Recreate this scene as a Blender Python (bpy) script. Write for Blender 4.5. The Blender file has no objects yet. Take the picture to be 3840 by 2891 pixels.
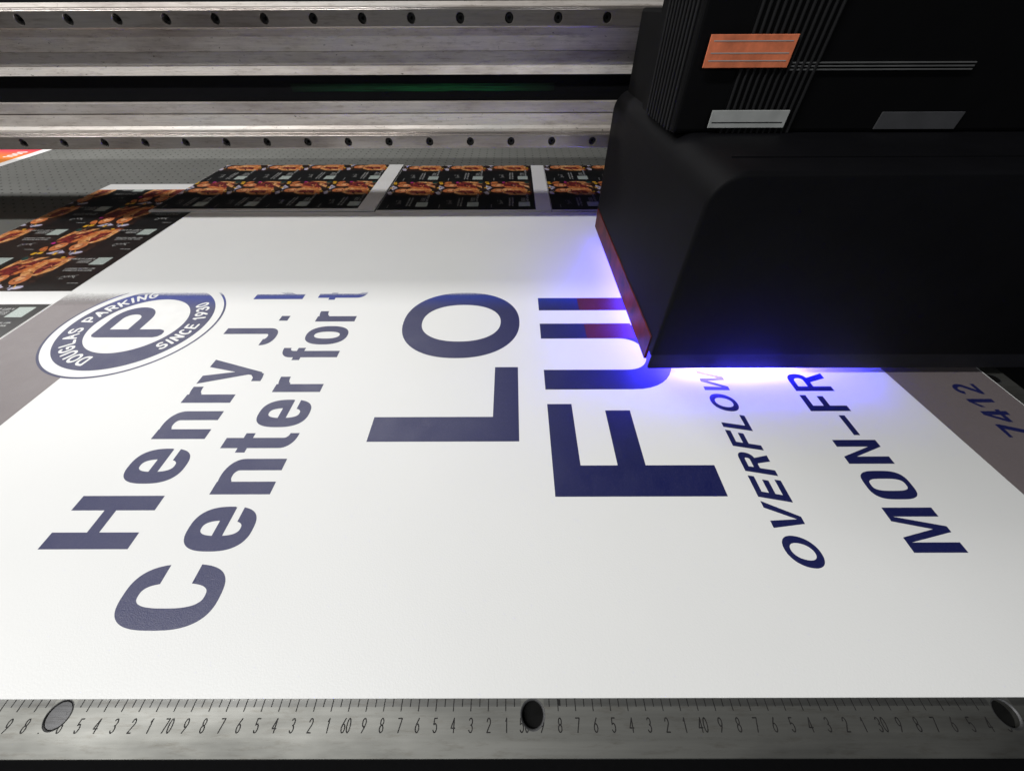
import bpy, bmesh, math, random
from mathutils import Vector, Matrix
from mathutils.geometry import delaunay_2d_cdt
random.seed(7)
scene = bpy.context.scene
COL = scene.collection
PI = math.pi
CM = 0.01           # everything below is measured in centimetres, ruler zero at X = 50.57

# ------------------------------------------------------------------ camera
cam = bpy.data.cameras.new('camera')
cam.sensor_width = 36.0
cam.lens = 36.0 * 1386.8 / 3840.0
cam.clip_start = 0.01
cam.clip_end = 60
camo = bpy.data.objects.new('camera', cam)
COL.objects.link(camo)
PITCH, ROLL, YAW = 0.805243, 0.003949, 0.001489
_r = Vector((math.cos(YAW), math.sin(YAW), 0)); _f = Vector((-math.sin(YAW), math.cos(YAW), 0)); _u = Vector((0, 0, 1))
_fw = _f * math.cos(PITCH) - _u * math.sin(PITCH)
_dn = -(_f * math.sin(PITCH) + _u * math.cos(PITCH))
_rr = _r * math.cos(ROLL) + _dn * math.sin(ROLL)
_dd = -_r * math.sin(ROLL) + _dn * math.cos(ROLL)
camo.matrix_world = Matrix(((_rr.x, -_dd.x, -_fw.x, 0), (_rr.y, -_dd.y, -_fw.y, 0), (_rr.z, -_dd.z, -_fw.z, 0.281294), (0, 0, 0, 1)))
scene.camera = camo

# ------------------------------------------------------------------ world, lamps, exposure
world = bpy.data.worlds.new('World')
scene.world = world
world.use_nodes = True
world.node_tree.nodes['Background'].inputs['Color'].default_value = (0.9, 0.95, 1.0, 1)
world.node_tree.nodes['Background'].inputs['Strength'].default_value = 0.012

def area(name, loc, sx, sy, power, color, rot=(0, 0, 0)):
    l = bpy.data.lights.new(name, 'AREA')
    l.shape = 'RECTANGLE'; l.size = sx; l.size_y = sy; l.energy = power; l.color = color
    o = bpy.data.objects.new(name, l); o.location = loc; o.rotation_euler = rot
    COL.objects.link(o); return o
# two rows of ceiling tubes: one above the operator (left), one behind the gantry
area('ceiling_tubes_front', (-1.95, -0.44, 2.20), 2.6, 0.12, 89, (1.0, 0.995, 0.975))
area('ceiling_tubes_rear', (-1.75, 1.50, 1.50), 2.9, 0.30, 38, (1.0, 0.985, 0.965))
area('fill_front_right', (0.8, -2.4, 1.6), 1.2, 0.12, 30.0, (0.93, 0.97, 1.0))  # added fill lamp, lifts the right side of the sign sheet

scene.view_settings.view_transform = 'Standard'
scene.view_settings.look = 'None'
scene.view_settings.exposure = 0.0
scene.view_settings.gamma = 1.0
scene.view_settings.use_curve_mapping = False
scene.cycles.use_denoising = True
scene.cycles.max_bounces = 8

# ------------------------------------------------------------------ helpers: materials
def new_mat(name):
    m = bpy.data.materials.new(name); m.use_nodes = True
    nt = m.node_tree
    return m, nt, nt.nodes['Principled BSDF']
def N(nt, kind, **kw):
    n = nt.nodes.new(kind)
    for k, v in kw.items(): setattr(n, k, v)
    return n
def coords(nt, scale=(1, 1, 1)):
    tc = N(nt, 'ShaderNodeTexCoord'); mp = N(nt, 'ShaderNodeMapping')
    mp.inputs['Scale'].default_value = scale
    nt.links.new(tc.outputs['Object'], mp.inputs['Vector'])
    return mp.outputs['Vector']
def noise(nt, vec, scale, detail=4, rough=0.55):
    n = N(nt, 'ShaderNodeTexNoise'); n.inputs['Scale'].default_value = scale
    n.inputs['Detail'].default_value = detail; n.inputs['Roughness'].default_value = rough
    nt.links.new(vec, n.inputs['Vector']); return n.outputs['Fac']
def ramp(nt, fac, stops):
    r = N(nt, 'ShaderNodeValToRGB'); e = r.color_ramp.elements
    while len(e) < len(stops): e.new(0.5)
    for i, (p, c) in enumerate(stops):
        e[i].position = p; e[i].color = (c[0], c[1], c[2], 1) if len(c) == 3 else c
    nt.links.new(fac, r.inputs['Fac']); return r.outputs['Color']
def math_n(nt, op, a, b=None, clamp=False):
    n = N(nt, 'ShaderNodeMath', operation=op, use_clamp=clamp)
    for i, v in enumerate((a, b)):
        if v is None: continue
        if isinstance(v, (int, float)): n.inputs[i].default_value = v
        else: nt.links.new(v, n.inputs[i])
    return n.outputs[0]
def mixc(nt, fac, a, b, blend='MIX'):
    n = N(nt, 'ShaderNodeMix', data_type='RGBA', blend_type=blend)
    for idx, v in ((0, fac), (6, a), (7, b)):
        if isinstance(v, (int, float)): n.inputs[idx].default_value = v
        elif isinstance(v, tuple): n.inputs[idx].default_value = (*v[:3], 1)
        else: nt.links.new(v, n.inputs[idx])
    return n.outputs[2]
def bump(nt, b, h, strength, dist):
    n = N(nt, 'ShaderNodeBump'); n.inputs['Strength'].default_value = strength; n.inputs['Distance'].default_value = dist
    nt.links.new(h, n.inputs['Height']); nt.links.new(n.outputs['Normal'], b.inputs['Normal'])

def plain(name, col, rough=0.5, metal=0.0, grain=0.12, gscale=60, spec=0.5):
    m, nt, b = new_mat(name)
    v = coords(nt); f = noise(nt, v, gscale)
    lo = tuple(c * (1 - grain) for c in col); hi = tuple(min(1, c * (1 + grain)) for c in col)
    nt.links.new(ramp(nt, f, [(0.3, lo), (0.7, hi)]), b.inputs['Base Color'])
    b.inputs['Roughness'].default_value = rough; b.inputs['Metallic'].default_value = metal
    b.inputs['Specular IOR Level'].default_value = spec
    return m

def aluminium(name, base, rough, metal=0.85, streak=9.0, warm=True, pits=True, bmp=0.25, scuff=0.72):
    m, nt, b = new_mat(name)
    vs = coords(nt, (streak * 0.12, streak * 6, streak * 6))       # brushed along X
    f1 = noise(nt, vs, 12, 6, 0.65)
    vb = coords(nt, (2.2, 9, 9)); f2 = noise(nt, vb, 2.3, 5, 0.6)  # broad handling stains
    vp = coords(nt, (1, 2, 2)); f3 = noise(nt, vp, 150, 3, 0.7)    # pits
    c1 = ramp(nt, f1, [(0.25, tuple(c * 0.80 for c in base)), (0.75, tuple(min(1, c * 1.08) for c in base))])
    c2 = ramp(nt, f2, [(0.3, (0.55, 0.50, 0.48) if warm else (0.75, 0.75, 0.75)), (0.5, (0.95, 0.91, 0.88) if warm else (0.93, 0.93, 0.92)), (0.7, (1, 1, 1))])
    c = mixc(nt, 1.0, c1, c2, 'MULTIPLY')
    f4 = noise(nt, coords(nt, (6, 38, 38)), 7, 6, 0.75)            # smears and scuffs
    c = mixc(nt, 1.0, c, ramp(nt, f4, [(0.34, (scuff, scuff * .97, scuff * .94)), (0.48, (1, 1, 1)), (0.62, (1, 1, 1)), (0.74, (1.0, 1.0, 1.0))]), 'MULTIPLY')
    if pits:
        pm = ramp(nt, f3, [(0.27, (0.20, 0.18, 0.16)), (0.345, (1, 1, 1))])
        c = mixc(nt, 1.0, c, pm, 'MULTIPLY')
    nt.links.new(c, b.inputs['Base Color'])
    b.inputs['Metallic'].default_value = metal
    nt.links.new(ramp(nt, f2, [(0.3, (rough * 1.35,) * 3), (0.7, (rough * 0.8,) * 3)]), b.inputs['Roughness'])
    if bmp: bump(nt, b, f1, bmp, 0.0004)
    return m

def sheet_white(name, col=(0.82, 0.822, 0.815)):
    m, nt, b = new_mat(name)
    v = coords(nt); f = noise(nt, v, 900, 2, 0.6); g = noise(nt, v, 7, 3)
    nt.links.new(ramp(nt, g, [(0.3, tuple(c * 0.975 for c in col)), (0.7, col)]), b.inputs['Base Color'])
    b.inputs['Roughness'].default_value = 0.42
    b.inputs['Specular IOR Level'].default_value = 0.35
    bump(nt, b, f, 0.35, 0.0003)
    return m

def ink(name, deep, fresh=None, y0=0.435, y1=0.4475, rough=0.42, speck=0.5, spec=0.78):
    """UV ink, fading out where the print has only had some of its passes (towards y1)"""
    m, nt, b = new_mat(name)
    tc = N(nt, 'ShaderNodeTexCoord'); sx = N(nt, 'ShaderNodeSeparateXYZ')
    nt.links.new(tc.outputs['Object'], sx.inputs[0])
    v = tc.outputs['Object']
    f = noise(nt, v, 1400, 2, 0.7); g = noise(nt, v, 260, 4, 0.7); h = noise(nt, v, 45, 4, 0.6)
    col = mixc(nt, math_n(nt, 'MULTIPLY', g, 0.35), deep, tuple(min(1, c * 1.6 + 0.004) for c in deep))
    gr_ = noise(nt, v, 750, 3, 0.8)
    col = mixc(nt, math_n(nt, 'MULTIPLY', ramp(nt, gr_, [(0.50, (0, 0, 0)), (0.72, (1, 1, 1))]), 0.06), col, (0.30, 0.26, 0.42))  # pale specks in the colour, standing in for sparkle on the gloss
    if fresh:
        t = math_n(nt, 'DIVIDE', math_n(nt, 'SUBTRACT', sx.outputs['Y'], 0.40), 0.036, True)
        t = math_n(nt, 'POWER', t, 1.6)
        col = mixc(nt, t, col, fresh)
    nt.links.new(col, b.inputs['Base Color'])
    b.inputs['Specular IOR Level'].default_value = spec
    nt.links.new(ramp(nt, h, [(0.3, (rough * 1.15,) * 3), (0.7, (rough * 0.85,) * 3)]), b.inputs['Roughness'])
    bump(nt, b, f, speck, 0.0004)
    a = math_n(nt, 'DIVIDE', math_n(nt, 'SUBTRACT', sx.outputs['Y'], y0), y1 - y0, True)
    a = math_n(nt, 'ADD', a, math_n(nt, 'MULTIPLY', math_n(nt, 'SUBTRACT', g, 0.5), 0.5))
    a = math_n(nt, 'SUBTRACT', 1.02, a, True)
    full = math_n(nt, 'LESS_THAN', sx.outputs['Y'], y0 - 0.004)
    nt.links.new(math_n(nt, 'MAXIMUM', a, full), b.inputs['Alpha'])
    return m

def emit(name, col, strength):
    m, nt, b = new_mat(name)
    b.inputs['Base Color'].default_value = (*[c * 0.3 for c in col], 1)
    b.inputs['Emission Color'].default_value = (*col, 1)
    b.inputs['Emission Strength'].default_value = strength
    return m

M = {}
M['beam'] = aluminium('beam_aluminium', (0.82, 0.79, 0.76), 0.36, 0.35, bmp=0.10)
M['beam_dark'] = aluminium('beam_grey_aluminium', (0.58, 0.56, 0.55), 0.42, 0.35, bmp=0.10)
M['rail'] = aluminium('rail_steel', (0.40, 0.375, 0.36), 0.18, 0.7, pits=False, bmp=0, scuff=0.75)
M['ruler'] = aluminium('ruler_aluminium', (0.235, 0.235, 0.222), 0.54, 0.97, streak=3, warm=False, bmp=0.04, pits=False, scuff=0.82)
M['pin'] = aluminium('pin_steel', (0.125, 0.125, 0.13), 0.55, 0.85, streak=30, warm=False)
M['bolt'] = plain('black_oxide_bolt', (0.012, 0.012, 0.012), 0.4, 0.3)
M['hole'] = plain('dark_bore', (0.005, 0.005, 0.005), 0.7, spec=0.1)
M['belt'] = plain('black_rubber', (0.004, 0.004, 0.005), 0.8, spec=0.08)
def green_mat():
    m, nt, b = new_mat('green_led_reflection')  # blurred reflection of a green LED, painted as a ramp along X
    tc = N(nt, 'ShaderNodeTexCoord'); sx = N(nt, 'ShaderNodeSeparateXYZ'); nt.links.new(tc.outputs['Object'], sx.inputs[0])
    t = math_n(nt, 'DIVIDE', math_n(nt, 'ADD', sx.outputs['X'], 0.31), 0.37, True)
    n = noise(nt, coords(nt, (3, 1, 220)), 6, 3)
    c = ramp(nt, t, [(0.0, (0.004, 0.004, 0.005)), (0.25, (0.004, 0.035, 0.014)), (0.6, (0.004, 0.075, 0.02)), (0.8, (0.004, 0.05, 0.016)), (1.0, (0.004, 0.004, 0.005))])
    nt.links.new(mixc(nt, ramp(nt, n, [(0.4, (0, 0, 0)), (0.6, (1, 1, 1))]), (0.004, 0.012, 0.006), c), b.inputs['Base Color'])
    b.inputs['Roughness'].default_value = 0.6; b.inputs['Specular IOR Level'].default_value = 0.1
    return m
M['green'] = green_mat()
M['white'] = sheet_white('white_sheet')
M['edge'] = plain('sheet_core', (0.7, 0.7, 0.7), 0.6)
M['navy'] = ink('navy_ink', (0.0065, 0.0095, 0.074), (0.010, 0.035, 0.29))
M['gray'] = ink('grey_ink', (0.16, 0.135, 0.138), None, 0.415, 0.447, spec=1.0)
M['wink'] = plain('white_print', (0.80, 0.80, 0.79), 0.42, 0, 0.03)
M['redink'] = ink('fresh_red_ink', (0.085, 0.007, 0.02))
M['table'] = None
M['black'] = plain('black_carriage_paint', (0.0035, 0.0035, 0.0045), 0.6, 0, 0.15, 30, spec=0.10)
M['matt'] = plain('matt_black', (0.0025, 0.0025, 0.003), 0.65, spec=0.10)
M['skirt'] = plain('skirt_black', (0.012, 0.012, 0.015), 0.5, spec=0.12)
M['cable'] = plain('dark_grey_cable', (0.014, 0.014, 0.015), 0.5, spec=0.2)
M['uv'] = emit('uv_led', (0.07, 0.05, 1.0), 17)
M['uv_front'] = emit('uv_led_front', (0.04, 0.03, 1.0), 330)
M['shield'] = None
M['orange_lab'] = plain('orange_sticker', (0.80, 0.22, 0.10), 0.45, 0, 0.25, 90)
M['white_lab'] = plain('white_sticker', (0.42, 0.43, 0.42), 0.5)
M['grey_lab'] = plain('grey_sticker', (0.06, 0.06, 0.065), 0.5)
M['silver'] = plain('silver_trim', (0.30, 0.30, 0.30), 0.35, 0.7)
M['floor'] = plain('dark_floor', (0.0035, 0.0035, 0.004), 0.85, spec=0.1)

def table_mat():
    m, nt, b = new_mat('anodised_table')
    v = coords(nt); f = noise(nt, v, 6, 5); g = noise(nt, v, 400, 2)
    c = ramp(nt, f, [(0.3, (0.15, 0.153, 0.142)), (0.7, (0.19, 0.193, 0.18))])
    nt.links.new(mixc(nt, math_n(nt, 'MULTIPLY', g, 0.3), c, (0.06, 0.06, 0.055)), b.inputs['Base Color'])
    b.inputs['Roughness'].default_value = 0.5; b.inputs['Metallic'].default_value = 0.25
    return m
M['table'] = table_mat()
def shield_mat():
    m, nt, b = new_mat('orange_uv_acrylic')
    v = coords(nt, (1, 1, 1)); f = noise(nt, v, 40, 4)
    nt.links.new(ramp(nt, f, [(0.3, (0.012, 0.006, 0.006)), (0.68, (0.15, 0.022, 0.013))]), b.inputs['Base Color'])
    b.inputs['Roughness'].default_value = 0.5; b.inputs['Specular IOR Level'].default_value = 0.15
    b.inputs['Emission Color'].default_value = (0.9, 0.13, 0.05, 1)   # weak glow added to the strip beside the UV lamp
    b.inputs['Emission Strength'].default_value = 0.012
    return m
M['shield'] = shield_mat()

# ------------------------------------------------------------------ helpers: objects
def link(name, me, mat, parent=None, loc=None):
    o = bpy.data.objects.new(name, me); COL.objects.link(o)
    if mat is not None and not me.materials:
        for mm in (mat if isinstance(mat, (list, tuple)) else [mat]): me.materials.append(mm)
    if parent: o.parent = parent
    if loc: o.location = loc
    return o
def mesh_cm(name, verts, faces, smooth=False, mats=None):
    me = bpy.data.meshes.new(name)
    me.from_pydata([(x * CM, y * CM, z * CM) for x, y, z in verts], [], faces)
    me.validate(); me.update()
    if smooth:
        for p in me.polygons: p.use_smooth = True
    return me
def tag(o, label, cat, group=None, kind=None):
    if label: o['label'] = label
    if cat: o['category'] = cat
    if group: o['group'] = group
    if kind: o['kind'] = kind
    return o
def empty(name, label, cat, loc=(0, 0, 0), group=None):
    o = bpy.data.objects.new(name, None); COL.objects.link(o)
    o.empty_display_size = 0.05
    return tag(o, label, cat, group)
def box(x0, y0, z0, x1, y1, z1, bev=0.0, seg=2, name='part'):
    bm = bmesh.new()
    vs = [bm.verts.new((x * CM, y * CM, z * CM)) for x in (x0, x1) for y in (y0, y1) for z in (z0, z1)]
    for f in ((0, 1, 3, 2), (4, 6, 7, 5), (0, 4, 5, 1), (2, 3, 7, 6), (0, 2, 6, 4), (1, 5, 7, 3)):
        bm.faces.new([vs[i] for i in f])
    bmesh.ops.recalc_face_normals(bm, faces=bm.faces)
    if bev:
        bmesh.ops.bevel(bm, geom=bm.edges[:], offset=bev * CM, segments=seg, affect='EDGES', profile=0.5)
    me = bpy.data.meshes.new(name); bm.to_mesh(me); bm.free(); return me
def prism(pts, lo, hi, axis='x', name='profile', smooth=False):
    """closed 2-D outline swept between lo and hi along axis"""
    n = len(pts); vs = []
    for t in (lo, hi):
        for a, b in pts:
            vs.append((t, a, b) if axis == 'x' else (a, t, b) if axis == 'y' else (a, b, t))
    fs = [(i, (i + 1) % n, n + (i + 1) % n, n + i) for i in range(n)] + [tuple(range(n)), tuple(range(2 * n - 1, n - 1, -1))]
    me = mesh_cm(name, vs, fs)
    bm = bmesh.new(); bm.from_mesh(me); bmesh.ops.recalc_face_normals(bm, faces=bm.faces); bm.to_mesh(me); bm.free()
    return me

# ------------------------------------------------------------------ helpers: lettering as flat ink outlines
def circ(cx, cy, r, n=32): return [(cx + r * math.cos(2 * PI * i / n), cy + r * math.sin(2 * PI * i / n)) for i in range(n)]
def rect(a, b, c, d): return [[(a, b), (c, b), (c, d), (a, d)]]
def sup(t, n):
    c, s = math.cos(t), math.sin(t)
    return math.copysign(abs(c) ** (2 / n), c), math.copysign(abs(s) ** (2 / n), s)
def ring(cx, cy, ro, so, ri, si, a0=0, a1=360, n=2.3, k=40, cyi=None, cxi=None):
    cxi = cx if cxi is None else cxi; cyi = cy if cyi is None else cyi
    out = []; st = max(4, int(k * abs(a1 - a0) / 360))
    for i in range(st):
        q = []
        for t in (a0 + (a1 - a0) * i / st, a0 + (a1 - a0) * (i + 1) / st):
            c, s = sup(math.radians(t), n)
            q.append(((cx + ro * c, cy + so * s), (cxi + ri * c, cyi + si * s)))
        out.append([q[0][0], q[1][0], q[1][1], q[0][1]])
    return out
def band(pts, w, capr=False):
    out = []
    for a, b in zip(pts, pts[1:]):
        dx, dy = b[0] - a[0], b[1] - a[1]; L = math.hypot(dx, dy)
        if L < 1e-6: continue
        nx, ny = -dy / L * w / 2, dx / L * w / 2
        out.append([(a[0] + nx, a[1] + ny), (b[0] + nx, b[1] + ny), (b[0] - nx, b[1] - ny), (a[0] - nx, a[1] - ny)])
    js = pts if capr else pts[1:-1]
    for p in js: out.append(circ(p[0], p[1], w / 2 * 0.999, 10))
    return out
def union(polys):
    """flat union of overlapping polygons -> verts, triangles"""
    vs, fs = [], []
    for p in polys:
        a = sum(p[i][0] * p[(i + 1) % len(p)][1] - p[(i + 1) % len(p)][0] * p[i][1] for i in range(len(p)))
        if abs(a) < 1e-9: continue
        if a < 0: p = p[::-1]
        fs.append(list(range(len(vs), len(vs) + len(p)))); vs += [Vector(q) for q in p]
    v, e, f, ov, oe, of = delaunay_2d_cdt(vs, [], fs, 0, 1e-5)
    return [(q.x, q.y) for q in v], [tuple(t) for t, o in zip(f, of) if o]

# block capitals / lower case of the sign: f(width, height, stroke) -> polygons in (u, v) with v up
def gH(W, H, s, b=0.14): return rect(0, 0, s, H) + rect(W - s, 0, W, H) + rect(s, H * 0.46, W - s, H * 0.46 + H * b)
def gL(W, H, s, t): return rect(0, 0, s, H) + rect(s, 0, W, t)
def gO(W, H, s, t, n=2.35): return ring(W / 2, H / 2, W / 2, H / 2, W / 2 - s, H / 2 - t, n=n, k=72)
def gF(W, H, s, t, mid=0.42, mw=0.92): return rect(0, 0, s, H) + rect(s, H - t, W, H) + rect(s, H * mid, W * mw, H * mid + t)
def gE(W, H, s, t): return rect(0, 0, s, H) + rect(s, H - t, W, H) + rect(s, 0, W, t) + rect(s, H / 2 - t / 2, W * 0.9, H / 2 + t / 2)
def gU(W, H, s, t): return rect(0, W * 0.47, s, H) + rect(W - s, W * 0.47, W, H) + ring(W / 2, W * 0.47, W / 2, W * 0.47, W / 2 - s, W * 0.47 - t, 180, 360, 2.3)
def cut_ring(W, H, s, t, vhi, vlo, n=2.6, k=44):
    """ring open on the right between vlo and vhi, ends cut level"""
    def ang(v, b):
        x = max(-1, min(1, (v - H / 2) / b)); return math.degrees(math.asin(math.copysign(abs(x) ** (n / 2), x)))
    P = []
    for i in range(k + 1):
        row_ = []
        for a, b in ((W / 2, H / 2), (W / 2 - s, H / 2 - t)):
            a0, a1 = ang(vhi, b), 360 + ang(vlo, b)
            c, q = sup(math.radians(a0 + (a1 - a0) * i / k), n)
            row_.append((W / 2 + a * c, H / 2 + b * q))
        P.append(row_)
    return [[P[i][0], P[i + 1][0], P[i + 1][1], P[i][1]] for i in range(k)]
def gC(W, H, s, t): return cut_ring(W, H, s, t, H * .69, H * .36, 2.7, 60)
def ge(W, H, s, t): return cut_ring(W, H, s, t, H * .44, H * .30, 2.6, 60) + rect(s * 0.7, H * .42, W * .985, H * .42 + t * .8)
def gn(W, H, s, t): return rect(0, 0, s, H) + rect(W - s, 0, W, H - W * 0.42) + ring(W / 2, H - W * 0.42, W / 2, W * 0.42, W / 2 - s, W * 0.42 - t, 0, 150, 2.2)
def gr(W, H, s, t): return rect(0, 0, s, H) + ring(W * 0.98, H - W * 0.66, W * 0.93, W * 0.66, W * 0.93 - s, W * 0.66 - t, 90, 170, 2.2)
def gt(W, H, xh, s, t): return rect(W * .22, H * .20, W * .22 + s, H) + rect(0, xh - t, W, xh) + ring(W * .22 + s + W * .25, H * .20, s + W * .25, H * .20, W * .25, H * .20 - t, 180, 270, 2.2) + rect(W * .22 + s + W * .25, 0, W, t)
def gf(W, H, xh, s, t): return rect(W * .22, 0, W * .22 + s, H * .80) + rect(0, xh - t, W, xh) + ring(W * .22 + s + W * .22, H * .80, s + W * .22, H * .20, W * .22, H * .20 - t, 90, 180, 2.2) + rect(W * .22 + s + W * .22, H - t, W, H)
def gy(W, H, s, d):
    return [[(0, H), (s * 1.05, H), (W * .56, d * -0.05), (W * .38, d * -0.05)], [(W, H), (W - s * 1.05, H), (W * .30, -d * .55), (W * .46, -d * .75)],
            [(W * .44, 0.1), (W * .56, -0.1), (W * .40, -d * .92), (W * .22, -d), (W * .1, -d), (W * .1, -d + s * .85), (W * .24, -d + s * .9)]]
def gJ(W, H, s, t): return rect(W - s, W * .42, W, H) + ring(W / 2, W * .42, W / 2, W * .42, W / 2 - s, W * .42 - t, 180, 360, 2.3)
def gK(W, H, s): return rect(0, 0, s, H) + [[(s, H * .42), (W * .74, H), (W, H), (s, H * .20)], [(s * 1.3, H * .50), (W * .72, 0), (W, 0), (s * 2.0, H * .66)]]
def gV(W, H, s): return [[(0, H), (s, H), (W / 2, s * .75), (W - s, H), (W, H), (W / 2 + s * .5, 0), (W / 2 - s * .5, 0)]]
def gW(W, H, s):
    a = W / 4
    return [[(0, H), (s, H), (a + s * .1, s * 1.3), (2 * a - s * .42, H), (2 * a + s * .42, H), (3 * a - s * .1, s * 1.3), (W - s, H), (W, H), (3 * a + s * .5, 0), (3 * a - s * .5, 0), (2 * a, H - s * 1.4), (a + s * .5, 0), (a - s * .5, 0)]]
def gM(W, H, s): return rect(0, 0, s, H) + rect(W - s, 0, W, H) + [[(s * .5, H), (1.5 * s, H), (W / 2, .31 * H), (W - 1.5 * s, H), (W - .5 * s, H), (W - s, .90 * H), (W / 2 + .3 * s, 0), (W / 2 - .3 * s, 0), (s, .90 * H)]]
def gN(W, H, s): return rect(0, 0, s, H) + rect(W - s, 0, W, H) + [[(s * .5, H), (s, H), (W - s, .29 * H), (W - s * .5, 0), (W - s, 0), (s, .71 * H)]]
def gR(W, H, s, t):
    h = H * .27
    return rect(0, 0, s, H) + ring(W - H * .30, H - h, H * .28, h, H * .28 - s, h - t, -90, 90, 2.4) + rect(s, H - t, W - H * .29, H) + rect(s, H - 2 * h, W - H * .29, H - 2 * h + t) + [[(W * .45, H - 2 * h + t * .5), (W * .45 + s, H - 2 * h + t * .5), (W, 0), (W - s * 1.15, 0)]]

# thin stroke font, unit box 0..1 wide, 0..1 high
def arcp(cx, cy, rx, ry, a0, a1, n=10): return [(cx + rx * math.cos(math.radians(a0 + (a1 - a0) * i / n)), cy + ry * math.sin(math.radians(a0 + (a1 - a0) * i / n))) for i in range(n + 1)]
SF = {
 '0': [arcp(.5, .5, .42, .5, 90, 450, 20)], '1': [[(.15, .78), (.55, 1), (.55, 0)]],
 '2': [arcp(.5, .72, .4, .28, 170, -30, 10) + [(.08, 0), (.92, 0)]],
 '3': [arcp(.45, .75, .4, .25, 150, -80, 10), arcp(.45, .26, .44, .26, 85, -155, 10)],
 '4': [[(.72, 0), (.72, 1), (.05, .3), (.98, .3)]],
 '5': [[(.88, 1), (.2, 1), (.13, .55)] + arcp(.46, .31, .44, .31, 125, -150, 12)],
 '6': [[(.75, 1)] + arcp(.5, .3, .42, .3, 165, 165, 1), arcp(.5, .3, .42, .3, 0, 360, 16)],
 '7': [[(.05, 1), (.95, 1), (.35, 0)]],
 '8': [arcp(.5, .755, .36, .245, 0, 360, 14), arcp(.5, .26, .43, .26, 0, 360, 14)],
 '9': [arcp(.5, .7, .42, .3, 0, 360, 16), [(.91, .66), (.25, 0)]],
 'A': [[(0, 0), (.5, 1), (1, 0)], [(.2, .36), (.8, .36)]], 'B': [[(.1, 0), (.1, 1), (.55, 1)] + arcp(.55, .77, .33, .23, 80, -80, 6) + [(.1, .54)], [(.5, .54)] + arcp(.55, .27, .38, .27, 80, -90, 7) + [(.1, 0)]],
 'C': [arcp(.52, .5, .45, .5, 50, 310, 14)], 'D': [[(.08, 0), (.08, 1), (.45, 1)] + arcp(.45, .5, .48, .5, 85, -85, 10) + [(.45, 0), (.08, 0)]],
 'E': [[(.92, 1), (.1, 1), (.1, 0), (.92, 0)], [(.1, .52), (.8, .52)]], 'F': [[(.92, 1), (.1, 1), (.1, 0)], [(.1, .52), (.8, .52)]],
 'G': [arcp(.52, .5, .45, .5, 50, 340, 14) + [(.95, .45), (.58, .45)]], 'H': [[(.1, 0), (.1, 1)], [(.9, 0), (.9, 1)], [(.1, .52), (.9, .52)]],
 'I': [[(.5, 0), (.5, 1)]], 'K': [[(.1, 0), (.1, 1)], [(.9, 1), (.1, .4)], [(.38, .62), (.95, 0)]], 'L': [[(.12, 1), (.12, 0), (.92, 0)]],
 'M': [[(.02, 0), (.02, 1), (.5, .1), (.98, 1), (.98, 0)]], 'N': [[(.08, 0), (.08, 1), (.92, 0), (.92, 1)]], 'O': [arcp(.5, .5, .48, .5, 0, 360, 20)],
 'P': [[(.1, 0), (.1, 1), (.55, 1)] + arcp(.55, .73, .36, .27, 80, -80, 7) + [(.1, .46)]],
 'R': [[(.1, 0), (.1, 1), (.55, 1)] + arcp(.55, .74, .34, .26, 80, -80, 7) + [(.1, .48)], [(.5, .48), (.95, 0)]],
 'S': [arcp(.5, .75, .4, .25, 40, 250, 9) + arcp(.5, .26, .43, .26, 85, -150, 10)], 'T': [[(0, 1), (1, 1)], [(.5, 1), (.5, 0)]],
 'U': [[(.08, 1)] + arcp(.5, .36, .42, .36, 180, 360, 10) + [(.92, 1)]], 'V': [[(0, 1), (.5, 0), (1, 1)]], 'W': [[(0, 1), (.25, 0), (.5, .9), (.75, 0), (1, 1)]], 'Y': [[(0, 1), (.5, .48), (1, 1)], [(.5, .48), (.5, 0)]],
 '$': [arcp(.5, .72, .38, .2, 40, 250, 8) + arcp(.5, .28, .4, .22, 85, -150, 9), [(.5, -.1), (.5, 1.1)]], '.': [[(.4, 0), (.55, 0)]],
 'o': [arcp(.5, .33, .42, .33, 0, 360, 14)], 'f': [arcp(.62, .8, .3, .2, 70, 180, 5) + [(.32, 0)], [(.05, .62), (.75, .62)]],
}
WIDE = {'I': .35, '1': .6, '.': .4, 'M': 1.15, 'W': 1.35, 'f': .6, ' ': .55}
SF['6'] = [[(.78, 1), (.30, .62)] + [(.12, .42)], arcp(.5, .3, .42, .3, 0, 360, 16)]
SF['9'] = [[(.22, 0), (.70, .38), (.88, .58)], arcp(.5, .7, .42, .3, 0, 360, 16)]
def stroke_text(txt, w, h, st, gap, fn=None, capr=True):
    """polygons of a line of text in (u, v); returns polys, length"""
    out = []; u = 0.0
    for ch in txt:
        cw = w * WIDE.get(ch, 1.0)
        for pl in SF.get(ch, []):
            pts = [(u + p[0] * cw, p[1] * h) for p in pl]
            out += band(pts, st, capr)
        u += cw + gap
    return out, u - gap
def flat(polys, fn, z, name):
    """ink outline -> mesh, fn maps (u, v) to table (x, y) in cm"""
    v, f = union(polys)
    if not f: return None
    P = [fn(*p) for p in v]
    me = mesh_cm(name, [(x, y, z) for x, y in P], f)
    bm = bmesh.new(); bm.from_mesh(me)
    for fc in bm.faces:
        if fc.normal.z < 0: fc.normal_flip()
    bm.to_mesh(me); bm.free()
    return me
def shift(polys, du, dv=0): return [[(u + du, v + dv) for u, v in p] for p in polys]
def shear(polys, k): return [[(u + k * v, v) for u, v in p] for p in polys]
def clipmesh(me, ymax):
    bm = bmesh.new(); bm.from_mesh(me)
    bmesh.ops.bisect_plane(bm, geom=bm.verts[:] + bm.edges[:] + bm.faces[:], plane_co=(0, ymax * CM, 0), plane_no=(0, 1, 0), clear_outer=True)
    bm.to_mesh(me); bm.free(); return me

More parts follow.
